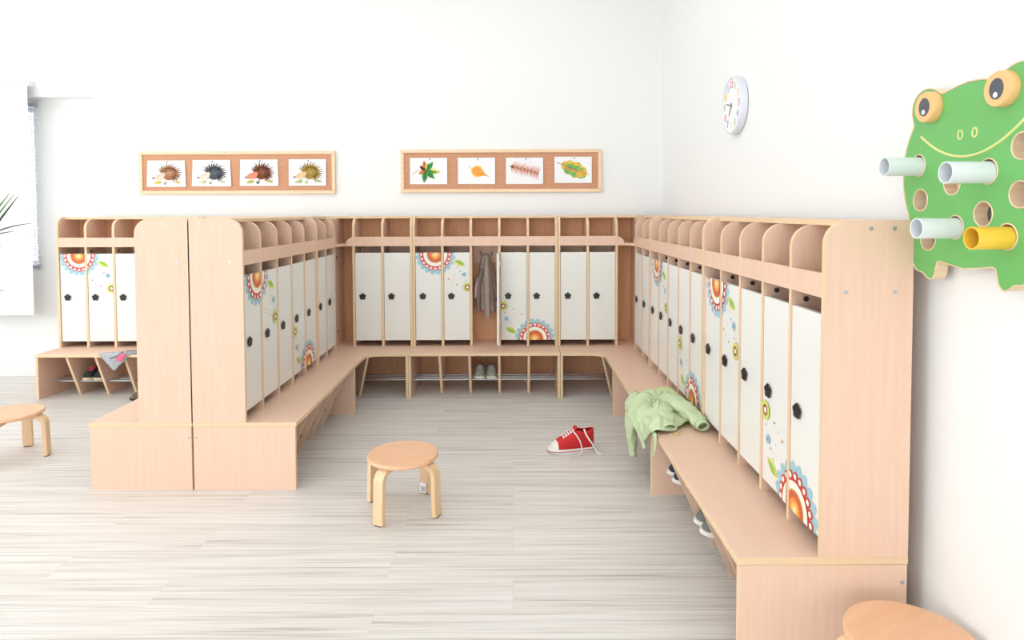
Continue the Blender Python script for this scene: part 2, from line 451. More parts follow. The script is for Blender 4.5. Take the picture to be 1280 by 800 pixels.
# ------------------------------------------------------------------ stools
def stool():
    root = thing('child_stool', '', 'stool', (0, 0, 0), 0, 'round bentwood children stools')
    zt, rr = .262, .163
    MB().lathe([(.02, zt-.020), (rr-.006, zt-.020), (rr, zt-.015), (rr, zt-.006), (rr-.005, zt), (.02, zt)], 56).build('seat', STOOLSEAT, root, smooth=50)
    for k in range(4):
        a = R(45+90*k); c, s = math.cos(a), math.sin(a)
        th, wd, out, zc = .022, .052, .188, zt-.0205
        cl = [(.045, zc-th/2), (out-.058, zc-th/2)] + [(out-th/2-.048+.048*math.sin(t), zc-th/2-.048+.048*math.cos(t)) for t in (H90*j/8 for j in range(1, 9))] + [(out-th/2+.006, .004)]
        outer = []; inner = []
        for i, p in enumerate(cl):
            q0, q1 = cl[max(i-1, 0)], cl[min(i+1, len(cl)-1)]
            d = Vector((q1[0]-q0[0], q1[1]-q0[1])).normalized(); nn = Vector((-d.y, d.x))
            outer.append((p[0]+nn.x*th/2, p[1]+nn.y*th/2)); inner.append((p[0]-nn.x*th/2, p[1]-nn.y*th/2))
        L = MB().prism(outer+inner[::-1], lambda p, t: (p[0]*c-t*s, p[0]*s+t*c, p[1]), -wd/2, wd/2).build('leg', STOOLLEG, root, smooth=30, bevel=.0025)
        MB().prism([(out-th+.004, .0005), (out+.004, .0005), (out+.004, .004), (out-th+.004, .004)], lambda p, t: (p[0]*c-t*s, p[0]*s+t*c, p[1]), -.018, .018).build('felt_pad', DARK, L)
    return root


st = stool(); spots = [((-.51, 2.89), R(19)), ((-2.835, 3.515), R(-33)), ((1.045, 1.61), R(34))]
names = ['round bentwood stool standing alone in the middle of the floor', 'round bentwood stool cut off by the photo edge, near the window', 'round bentwood stool close to the camera beside the bench end panel']
for i, ((x, y), a) in enumerate(spots):
    o = st if i == 0 else copy_tree(st)
    o.location = (x, y, 0); o.rotation_euler.z = a; o['label'] = names[i]
# paper sticker on the rear leg of the middle stool
lg = [c for c in st.children if c.name.startswith('leg')]
PAPERW = mat('white_paper', (246, 247, 249), .7, spec=.2)
INK = mat('printed_ink', (60, 66, 74), .6)
b = MB(); c_, s_ = math.cos(R(45)), math.sin(R(45))
def stk(x, y, d): return ((.1605+d)*c_-x*s_, (.1605+d)*s_+x*c_, y)
b.add([stk(-.017, .008, 0), stk(.017, .008, 0), stk(.017, .058, 0), stk(-.017, .058, 0)], [(0, 1, 2, 3)], 0)
for i, w0 in enumerate((-.011, -.0065, -.003, .001, .005, .009)):
    ww = (.002, .0012, .0026, .0012, .002, .0012)[i]
    b.add([stk(w0, .014, -.0004), stk(w0+ww, .014, -.0004), stk(w0+ww, .040, -.0004), stk(w0, .040, -.0004)], [(0, 1, 2, 3)], 1)
stick = b.build('price_sticker', [PAPERW, INK], lg[0], smooth=0, fix=False)

# ------------------------------------------------------------------ cork boards and drawings
CORK = nz(mat('cork', (208, 156, 124), .9, spec=.1), 60, (203, 150, 118), (213, 162, 131), lo=.3, hi=.7)
PINE = nz(mat('pine_frame', (242, 212, 176), .5), 8, (238, 206, 168), (246, 220, 188), (.5, 6, 6))


def corkboard(label, x0, x1, z0, z1):
    root = thing('cork_board', label, 'cork board', ((x0+x1)/2, YW, z0), 0, 'cork boards above the lockers')
    w = (x1-x0)/2; h = z1-z0; f = .028
    MB().box(-w+.01, w-.01, -.014, -.001, .01, h-.01).build('cork_panel', CORK, root)
    for nm, bx in (('frame_rail', (-w, w, h-f, h)), ('frame_rail', (-w, w, 0, f)), ('frame_stile', (-w, -w+f, f, h-f)), ('frame_stile', (w-f, w, f, h-f))):
        MB().box(bx[0], bx[1], -.024, -.001, bx[2], bx[3]).build(nm, PINE, root, bevel=.003)


corkboard('long cork board with four hedgehog pictures', -3.052, -1.446, 1.533, 1.884)
corkboard('long cork board with four autumn leaf pictures', -.910, .736, 1.540, 1.892)


def amat(name, c1, c2, sc=40): return nz(mat(name, c1, .8, spec=.1), sc, c1, c2, lo=.35, hi=.65)


HPIN = mat('pin_steel', (120, 124, 130), .4, .6)


def paper(label, x, z, shapes, mats, skew=0, pin=True, w=.305, h=.215, plabel=''):
    """sheet with its painted picture; shapes are polygons in sheet fractions"""
    b = MB(); N = 8
    yb = lambda fx, fy: -.0012 - .006*(abs(fx-.5)*2)**3*(1-.6*fy)
    vs = []
    for j in range(N+1):
        for i in range(N+1):
            fx, fy = i/N, j/N; vs.append(((fx-.5)*w*(1+skew*(1-fy)), yb(fx, fy), (fy-.5)*h))
    b.add(vs, [(j*(N+1)+i, j*(N+1)+i+1, (j+1)*(N+1)+i+1, (j+1)*(N+1)+i) for j in range(N) for i in range(N)], 0)
    for k, (poly, m) in enumerate(shapes):
        b.add([((p[0]-.5)*w, yb(p[0], p[1])-.0005-.00008*k, (p[1]-.5)*h) for p in poly], [tuple(range(len(poly)))], m)
    o = b.build('painted_picture', [PAPERW]+mats, None, smooth=0, fix=False); o.location = (x, YW-.0165, z)
    tag(o, label, 'picture', 'painted sheets on the cork boards')
    if pin:
        p = MB().lathe([(.002, 0), (.002, .006), (.0055, .007), (.0055, .012), (.004, .014)], 12, 0, lambda a, c, hh: (a, -hh, c)).build('push_pin', HPIN)
        p.location = (x+.01, YW-.0155, z+h/2-.012)
        tag(p, plabel, 'push pin', 'pins holding the painted sheets')


def hedgehog(body, face, tip, leafc, berry, nm):
    sh = []; rnd = random.Random(nm)
    cx, cy, rx, ry = .58, .51, .232, .262
    def spiky(n, l, a0, a1, m, sc=1):
        for i in range(n):
            t = R(a0 + (a1-a0)*(i+.3*rnd.random())/(n-1)); tt = t-.16; d = sc*(1+l*(.75+.5*rnd.random())); e = .10/sc
            sh.append(([(cx+rx*sc*.9*math.cos(t-e), cy+ry*sc*.9*math.sin(t-e)), (cx+rx*d*math.cos(tt), cy+ry*d*math.sin(tt)), (cx+rx*sc*.9*math.cos(t+e), cy+ry*sc*.9*math.sin(t+e))], m))
    for px in (.50, .66): sh.append((ell(px, .22, .035, .03), 2))
    spiky(17, .62, -62, 165, 3)
    sh.append((ell(cx, cy, rx, ry, 0, 36), 1))
    spiky(15, .42, -54, 158, 1)
    spiky(26, .28, -60, 170, 3, .74)
    spiky(22, .30, -60, 170, 1, .58)
    sh.append((ell(cx-.01, cy-.05, rx*.62, ry*.55, 0, 24), 1))
    sh.append(([(.16, .33), (.19, .40), (.25, .47), (.33, .50), (.42, .54), (.47, .46), (.44, .35), (.38, .28), (.27, .265), (.18, .29)], 2))
    sh.append((ell(.42, .50, .035, .05), 2)); sh.append((ell(.295, .40, .014, .02), 7))
    sh.append((ell(.155, .325, .024, .035), 7))
    sh.append((leafshape(.27, .16, .12, .055, R(18)), 4)); sh.append((leafshape(.81, .17, .09, .045, R(-8)), 5)); sh.append((ell(.47, .13, .045, .055), 6))
    return sh, [amat(nm+'_body', *body), amat(nm+'_face', *face), amat(nm+'_spines', *tip), amat(nm+'_leaf', *leafc), amat(nm+'_leaf_two', leafc[1], leafc[0]), amat(nm+'_berry', *berry), BLACK]


hz = [
 ('painted hedgehog with plain brown spines and pale pink face', -2.828, 1.702, ((150, 98, 66), (196, 152, 118)), ((238, 200, 182), (246, 218, 204)), ((104, 72, 52), (140, 98, 70)), ((200, 184, 60), (222, 208, 100)), ((140, 156, 130), (180, 190, 160))),
 ('painted hedgehog with dark grey spines', -2.458, 1.705, ((70, 76, 84), (104, 112, 120)), ((240, 212, 190), (246, 226, 210)), ((52, 56, 62), (86, 92, 98)), ((170, 190, 130), (214, 220, 170)), ((150, 160, 120), (190, 196, 160))),
 ('painted hedgehog with dark reddish brown spines and orange-pink face', -2.069, 1.707, ((98, 58, 44), (150, 96, 76)), ((232, 130, 96), (240, 166, 140)), ((70, 44, 38), (110, 70, 56)), ((196, 176, 70), (170, 190, 90)), ((70, 96, 110), (110, 136, 146))),
 ('painted hedgehog with mustard olive spines', -1.673, 1.708, ((150, 122, 54), (186, 160, 90)), ((240, 190, 130), (240, 214, 190)), ((96, 78, 42), (150, 124, 60)), ((150, 178, 100), (196, 204, 150)), ((180, 190, 140), (206, 212, 170))),
]
for i, (lb, x, z, bd, fc, tp, lf, be) in enumerate(hz):
    sh, ms = hedgehog(bd, fc, tp, lf, be, ['pale_hog', 'grey_hog', 'russet_hog', 'olive_hog'][i])
    paper(lb, x, z, sh, ms, skew=(.05, .06, .04, .0)[i], plabel='small pin above the ' + ['plain brown', 'dark grey', 'reddish brown', 'mustard olive'][i] + ' hedgehog picture')


def rot(pts, a, cx, cy, ar=.305/.215):
    """rotate sheet-fraction points about cx, cy (aspect aware)"""
    o = []
    for x, y in pts:
        dx, dy = (x)*1.0, (y)*1.0
        o.append((cx+dx*math.cos(a)-dy*math.sin(a), cy+(dx*math.sin(a)+dy*math.cos(a))*ar))
    return o


def lobe(l, w, teeth=4):
    r_, l_ = [], []
    for k in range(teeth*2+1):
        f = k/(teeth*2); wd = w*math.sin(math.pi*min(1, f*.85+.1))*(1.0 if k % 2 else .72)
        r_.append((f*l, -wd)); l_.append((f*l, wd))
    return r_ + [(l*1.08, 0)] + l_[::-1]


MG, MO, MY, MD = amat('maple_green', (28, 128, 84), (90, 168, 90)), amat('maple_orange', (216, 96, 50), (232, 150, 70)), amat('maple_yellow', (206, 206, 84), (236, 226, 130)), amat('maple_dark', (70, 50, 34), (120, 70, 44))
MS = amat('maple_stalk', (206, 160, 156), (220, 186, 180))
sh = []
sh.append(([(.06, .36), (.10, .44), (.18, .51), (.30, .55), (.30, .53), (.19, .485), (.12, .42), (.08, .35)], 5))
for a, l, w, m in ((100, .26, .085, 2), (140, .20, .055, 4), (200, .20, .06, 2), (245, .20, .07, 2), (-45, .24, .075, 2), (-5, .37, .10, 3)): sh.append((rot(lobe(l, w), R(a), .42, .50), m))
for a, l, w, m in ((50, .30, .085, 1), (262, .30, .085, 1), (-40, .31, .07, 1), (-8, .28, .05, 1), (85, .20, .03, 3), (265, .18, .03, 1)): sh.append((rot(lobe(l, w), R(a), .42, .50), m))
for a, l in ((98, .30), (50, .24), (-2, .42), (-42, .24), (262, .24), (140, .22)): sh.append((rot([(0, -.007), (l, -.002), (l, .002), (0, .007)], R(a), .42, .50), 4))
paper('painted maple leaf in green, orange and yellow', -.681, 1.716, sh, [MG, MO, MY, MD, MS], plabel='small pin above the maple leaf picture')
LO, LY = amat('birch_orange', (240, 150, 66), (246, 176, 96)), amat('birch_yellow', (246, 190, 60), (250, 206, 110))
tear = [(-.20*math.cos(t)*(1 if math.cos(t) > 0 else 1.35), .155*math.sin(t)*(1 if math.cos(t) > 0 else (1+math.cos(t))**1.1)) for t in (2*math.pi*k/36 for k in range(36))]
tear2 = [(x*.85, y*.8) for x, y in tear]
sh = [(rot(tear, R(-24), .55, .46), 2), (rot(tear2, R(-24), .56, .46), 1), (rot([(.2, -.012), (.36, 0), (.2, .012)], R(-24), .55, .46), 3), (rot([(-.2, -.004), (-.30, .03), (-.30, .04), (-.2, .006)], R(-24), .55, .46), 3)]
paper('painted single orange pear-shaped leaf', -.289, 1.716, sh, [LO, LY, amat('birch_tip', (150, 120, 110), (170, 130, 110))], plabel='small pin above the single orange leaf picture')
CR, CP, CG = amat('rowan_red', (176, 84, 70), (222, 150, 120), 90), amat('rowan_pale', (226, 158, 148), (238, 190, 182), 90), amat('rowan_straw', (226, 190, 130), (240, 214, 160), 90)
sh = []; rnd = random.Random(5)
for k in range(22):
    f = -.36+.72*k/21
    for sg in (1, -1):
        sh.append((rot([(f-.018, 0), (f+.05+.02*rnd.random(), sg*(.14+.06*rnd.random())), (f+.022, 0)], R(-15), .50, .54), 2))
for k in range(16):
    f = -.34+.70*k/15
    for sg in (1, -1): sh.append((rot(leafshape(f+.012, sg*.030, .028*(1.1-abs(f)), .016, sg*.9), R(-15), .50, .54), 1 if k % 2 else 3))
sh.append((rot([(-.42, -.006), (.38, -.004), (.38, .004), (-.42, .006)], R(-15), .50, .54), 4))
sh.append((ell(.17, .66, .03, .05), 4))
paper('painted feathery pinkish compound leaf', .104, 1.715, sh, [CR, CP, CG, amat('rowan_brown', (110, 80, 60), (150, 110, 80))], plabel='small pin above the feathery leaf picture')
OG, OY, OO = amat('oak_green', (84, 172, 90), (150, 196, 104), 30), amat('oak_yellow', (222, 178, 66), (232, 206, 110), 30), amat('oak_rust', (206, 130, 80), (222, 190, 110), 30)
def oak(l, w, ph=0): return [(l*math.cos(t), w*math.sin(t)*(1+.12*math.cos(9*t+ph))+.0) for t in (2*math.pi*k/60 for k in range(60))]
sh = [(rot(oak(.37, .20), R(-22), .53, .52), 2), (rot([(x*.92+.04, y*.62-.07) for x, y in oak(.34, .20, 1)], R(-22), .53, .52), 1),
      (rot([(x*.8-.05, y*.30-.02) for x, y in oak(.30, .20, 2)], R(-20), .53, .52), 3), (rot([(x*.80+.02, y*.26+.06) for x, y in oak(.34, .20)], R(-20), .53, .52), 1),
      (rot([(-.5, -.006), (.44, -.002), (.44, .004), (-.5, .008)], R(-22), .53, .52), 4)]
paper('painted broad green and yellow wavy leaf', .502, 1.722, sh, [OG, OY, OO, amat('oak_vein', (90, 96, 110), (120, 110, 90))], plabel='small pin above the broad green leaf picture')

# ------------------------------------------------------------------ wall clock
CB = mat('clock_white_plastic', (226, 230, 238), .35); CF = mat('clock_face', (246, 248, 250), .5)
ck = thing('wall_clock', 'round white wall clock with coloured numerals on the right wall', 'clock', (XR, 3.475, 1.955))
cfn = lambda x, y, h: (-h, -x, y)
MB().lathe([(.135, .0), (.156, .004), (.157, .030), (.153, .040), (.146, .042), (.143, .036), (.02, .0355)], 56, 0, cfn).build('clock_case', CB, ck, smooth=40)
MB().lathe([(.142, .0362), (.142, .0368)], 48, 0, cfn).build('clock_face', CF, ck)
cols = [(222, 104, 112), (150, 200, 150), (240, 214, 110), (226, 120, 120), (110, 160, 210), (160, 200, 130), (240, 220, 100), (100, 150, 210), (226, 110, 120), (160, 200, 130), (240, 206, 90), (120, 176, 214)]
for k in range(12):
    num = 12 if k == 0 else k
    cu = bpy.data.curves.new('numeral', 'FONT'); cu.body = str(num); cu.size = .052; cu.align_x = 'CENTER'; cu.align_y = 'CENTER'; cu.extrude = .0006; cu.offset = .0012
    to = bpy.data.objects.new('tmp', cu); COL.objects.link(to)
    me = bpy.data.meshes.new_from_object(to); bpy.data.objects.remove(to)
    a = H90 - 2*math.pi*k/12
    me.transform(Matrix(((0, 0, -1, -.0378), (-1, 0, 0, -.112*math.cos(a)), (0, 1, 0, .112*math.sin(a)), (0, 0, 0, 1))))
    o = bpy.data.objects.new('numeral', me); COL.objects.link(o); o.parent = ck; me.materials.clear(); me.materials.append(mat('numeral_colour', tuple(v*.75+62 for v in cols[k]), .5))
HG = mat('clock_hand_grey', (120, 124, 128), .5)
for ang, l, w in ((166, .085, .005), (238, .060, .006)):
    a = R(ang); c, s = math.cos(a), math.sin(a)
    MB().prism([(-.015, -w), (l, -w*.5), (l, w*.5), (-.015, w)], lambda p, t: (-t, -(p[0]*c-p[1]*s), p[0]*s+p[1]*c), .0395, .0405).build('clock_hand', HG, ck)
MB().lathe([(.009, .038), (.009, .043), (.005, .044)], 16, 0, cfn).build('hub', mat('clock_hub_green', (150, 170, 110), .5), ck)

# ------------------------------------------------------------------ frog wall toy
FX = 1.185; FYC = 1.648
half = [(1214, 102), (1202, 105), (1188, 112), (1178, 117.6), (1173, 113.6), (1167, 111.2), (1161, 110.6), (1154, 113), (1147, 120), (1142.4, 129), (1140.6, 140), (1141.6, 150), (1143.6, 158), (1139, 168), (1135, 180), (1131, 198),
        (1129.7, 222.8), (1129.7, 237.6), (1132.5, 254.6), (1136.8, 273.8), (1141, 288.6), (1144.3, 296), (1137.8, 302.5), (1133, 311), (1133.6, 319.5), (1141, 325), (1143.6, 334.3), (1147.4, 338.6), (1153.8, 340), (1158, 346), (1163.3, 349.9), (1168, 345), (1170.3, 333.3), (1172, 326),
        (1181.4, 329), (1196.3, 333.7), (1204, 335.6)]
hp = [(at(x, y, 0, FX).y-FYC, at(x, y, 0, FX).z) for x, y in half]
ol = [(0, hp[0][1]+.002)] + hp + [(0, hp[-1][1]-.001)]
# smooth the traced half a little by corner cutting
for _ in range(1):
    q = [ol[0]]
    for i in range(len(ol)-1):
        a, c = ol[i], ol[i+1]
        q += [(a[0]*.75+c[0]*.25, a[1]*.75+c[1]*.25), (a[0]*.25+c[0]*.75, a[1]*.25+c[1]*.75)]
    ol = q + [ol[-1]]
outline = ol + [(-a, c) for a, c in ol[::-1][1:-1]]      # (dy, z), left half then mirrored
FZ = 1.45
GREEN = mat('frog_green_paint', (112, 186, 104), .35, spec=.4)
PLY = nz(mat('birch_plywood', (240, 214, 180), .5), 10, (234, 205, 168), (245, 222, 192), (1, 1, 8))
CARVE = mat('carved_pale_line', (226, 226, 150), .5)
fr_ = thing('frog_wall_toy', 'green wooden frog board with tubes pushed through round holes on the right wall', 'wall toy', (FX, FYC, FZ))
FT_ = .034
holes = []
for x, y in ((1150.6, 250.4), (1160, 299), (1148, 207), (1190, 229), (1235, 214), (1194, 284), (1229, 267.5), (1259, 296)):
    p = at(x, y, 0, FX); holes.append((p.y-FYC, p.z-FZ))
for p in ((1278, 182), (1275, 243)):
    p = at(*p, 0, FX); holes.append((p.y-FYC, p.z-FZ))
HR = .0315
from mathutils.geometry import tessellate_polygon
loops = [[Vector((a, c-FZ, 0)) for a, c in outline]]
for y, z in holes:
    loops.append([Vector((y+HR*math.cos(t), z+HR*math.sin(t), 0)) for t in (2*math.pi*k/32 for k in range(32))])
tris = tessellate_polygon(loops)
flat = [p for lp in loops for p in lp]; nf = len(flat)
body = MB()
bw = .004
ins = [p.copy() for p in flat]
body.add([(0, p.x, p.y) for p in flat] + [(FT_, p.x, p.y) for p in flat], [tuple(t) for t in tris] + [tuple(k+nf for k in t) for t in tris], [0]*len(tris) + [1]*len(tris))
o0 = 0
for lp in loops:
    n_ = len(lp)
    q = [(0, p.x, p.y) for p in lp] + [(FT_, p.x, p.y) for p in lp]
    body.add(q, [(i, (i+1) % n_, n_+(i+1) % n_, n_+i) for i in range(n_)], 1)
body = body.build('frog_board', [GREEN, PLY], fr_, smooth=25)
# pale routed rim round the outline and the holes
rim = MB()
for lp in loops:
    rim.tube([(0, p.x, p.y) for p in lp]+[(0, lp[0].x, lp[0].y)], .0022, 6, cap=False)
rim.build('routed_rim', PLY, fr_, smooth=60)
# eyes: thick discs with pupil and glint
EYEM = mat('frog_eye_orange', (246, 196, 134), .45); PUP = mat('frog_pupil_grey', (82, 86, 94), .4)
for sg in (1, -1):
    ey, ez = (.139 if sg > 0 else -.126), 1.668-FZ
    e = MB().lathe([(.043, 0), (.043, .020), (.0405, .024), (.02, .024)], 40, 0, lambda a, c, h: (-h, ey+a, ez+c)).build('eye', [EYEM], fr_, smooth=40)
    MB().lathe([(.001, .0242), (.0235, .0242), (.0235, .0250), (.001, .0250)], 32, 0, lambda a, c, h: (-h, ey+a*.95, ez+c*1.08)).build('pupil', PUP, e)
    MB().lathe([(.007, .0251), (.007, .0256)], 18, 0, lambda a, c, h: (-h, ey+.002+a, ez-.014+c)).build('eye_glint', PAPERW, e)
ms = [(.185*f, 1.5905-FZ - .072*(1-f*f)) for f in (k/14-1 for k in range(29))]
MB().tube([(-.0002, y, z) for y, z in ms], .0035, 8).build('mouth_line', CARVE, fr_)
for sg in (1, -1):
    MB().tube([(-.0002, sg*.026+.0085*math.cos(t), 1.577-FZ+.0115*math.sin(t)) for t in (2*math.pi*k/20 for k in range(21))], .0026, 6).build('nostril', CARVE, fr_)
MB().box(FT_, XR-FX-.001, -.10, -.04, -.02, .10).build('mounting_block', PLY, fr_)
MB().box(FT_, XR-FX-.001, .03, .10, -.02, .06).build('mounting_block', PLY, fr_)
TW = mat('tube_white', (236, 242, 246), .35); TY = mat('tube_yellow', (252, 206, 70), .35)
for (x, y), ln, m, lb in (((1148, 207), .100, TW, 'white plastic tube sticking out below the left eye of the frog, topmost'), ((1235, 214), .106, TW, 'white plastic tube in the middle of the frog board, under the mouth'),
                          ((1194, 284), .104, TW, 'white plastic tube low on the frog board, above the left foot'), ((1259, 296), .086, TY, 'yellow plastic tube in the frog board')):
    p = at(x, y, 0, FX)
    t = MB(); ro, ri = .0275, .0245
    t.lathe([(ro, .030), (ro, -ln), (ri, -ln), (ri, .030), (ro, .030)], 32, 0, lambda a, c, h: (h, a, c))
    t.f = t.f[:-2]; t.m = t.m[:-2]
    o = t.build('plastic_tube', m, None, smooth=40); o.location = (FX, p.y, p.z-.003); tag(o, lb, 'tube', 'tubes pushed into the frog board')

# ------------------------------------------------------------------ blinds and plant
BL = mat('roller_blind_fabric', (240, 241, 238), .8, spec=.1)
rb = thing('roller_blind', 'plain off-white roller blind panel hanging at the photo edge', 'blind', (-4.75, YW-.06, 2.43))
rx0, rx1 = -.85, .845
MB().tube([(rx0, 0, .0), (rx1, 0, 0)], .016, 14).build('roller', mat('blind_roller', (214, 214, 208), .5), rb)
MB().box(rx0, rx1, -.0155, -.0140, -1.86, 0).build('blind_fabric', BL, rb)
MB().box(rx0, rx1, -.020, -.009, -1.88, -1.855).build('bottom_bar', TRIM, rb, bevel=.002)
for x in (rx0-.012, rx1+.002): MB().box(x, x+.008, -.02, .058, -.02, .02).build('bracket', TRIM, rb)
vb = thing('venetian_blind', 'white slatted venetian blind showing as a thin strip beside the roller blind', 'blind', (-4.80, YA-.03, 2.295))
VS = mat('venetian_slat', (226, 230, 240), .4)
MB().box(-.77, .845, -.02, .018, -.03, 0).build('head_rail', mat('venetian_rail', (170, 174, 184), .4, .3), vb)
sl = MB()
for k in range(62):
    z = -.05-.021*k
    sl.add([(-.765, -.011, z-.006), (.84, -.011, z-.006), (.84, .011, z+.004), (-.765, .011, z+.004)], [(0, 1, 2, 3)])
so = sl.build('slats', VS, vb, smooth=0, fix=False, solid=.0012)
so['kind'] = 'stuff'
MB().box(-.765, .84, -.012, .012, -1.373, -1.350).build('bottom_rail', mat('venetian_bottom_rail', (150, 156, 170), .4), vb)
for x in (-.70, 0, .815): MB().tube([(x, -.0135, -.03), (x, -.0135, -1.36)], .0012, 6).build('ladder_cord', mat('venetian_cord', (150, 150, 170), .6), vb)

PL = nz(mat('palm_leaf', (70, 112, 52), .5), 20, (52, 92, 44), (104, 150, 72)); PLD = mat('palm_leaf_dark', (42, 52, 40), .5)
PX, PYY = -4.02, 4.45
pp = thing('potted_palm', 'narrow-leaved potted palm, only leaf tips entering at the photo edge by the window', 'plant', (PX, PYY, 0))
MB().lathe([(.10, 0), (.105, .003), (.135, .24), (.14, .26), (.128, .26), (.12, .22), (.02, .22)], 32).build('pot', mat('pot_white', (232, 230, 226), .4), pp, smooth=40)
MB().tube([(0, 0, .22), (.01, .01, .5), (0, 0, .80)], [.022, .018, .014], 10).build('stem', mat('palm_stem', (120, 100, 74), .8), pp)


def frond(tip, mid_up, wd, m):
    a = Vector((0, 0, .79)); t = Vector(tip)-Vector((PX, PYY, 0)); mid = (a+t)/2 + Vector(mid_up)
    P = [(1-f)**2*a + 2*f*(1-f)*mid + f*f*t for f in (k/14 for k in range(15))]
    b = MB(); vs = []
    for i, p in enumerate(P):
        d = (P[min(i+1, 14)]-P[max(i-1, 0)]).normalized(); s = d.cross(Vector((0, 1, .25))).normalized()
        w = wd*math.sin(math.pi*(.08+.92*i/14))**.7 if i < 14 else .0006
        vs += [p-s*w+Vector((0, -.003, 0)), p, p+s*w+Vector((0, -.003, 0))]
    b.add(vs, [(i*3+j, i*3+j+1, i*3+j+4, i*3+j+3) for i in range(14) for j in range(2)])
    b.build('leaf', m, pp, smooth=60, fix=False, solid=.0012)


A = lambda x, y: at(x, y, 1, PYY)
for (x, y), mu, wd, m in (((13, 241), (-.05, 0, .03), .012, PL), ((19, 242), (-.04, 0, .02), .010, PL), ((24, 244), (-.02, 0, .0), .011, PLD), ((41, 279), (-.15, -.05, .22), .007, PLD), ((19, 289), (-.12, -.05, .20), .008, PLD),
                          ((3, 307), (-.10, -.08, .14), .010, PL), ((6, 364), (-.10, -.10, .10), .012, PL), ((-60, 230), (-.05, .1, .05), .012, PL), ((-150, 260), (.05, .05, .12), .012, PL), ((-130, 330), (.05, -.05, .12), .012, PL)):
    frond(A(x, y), mu, wd, m)


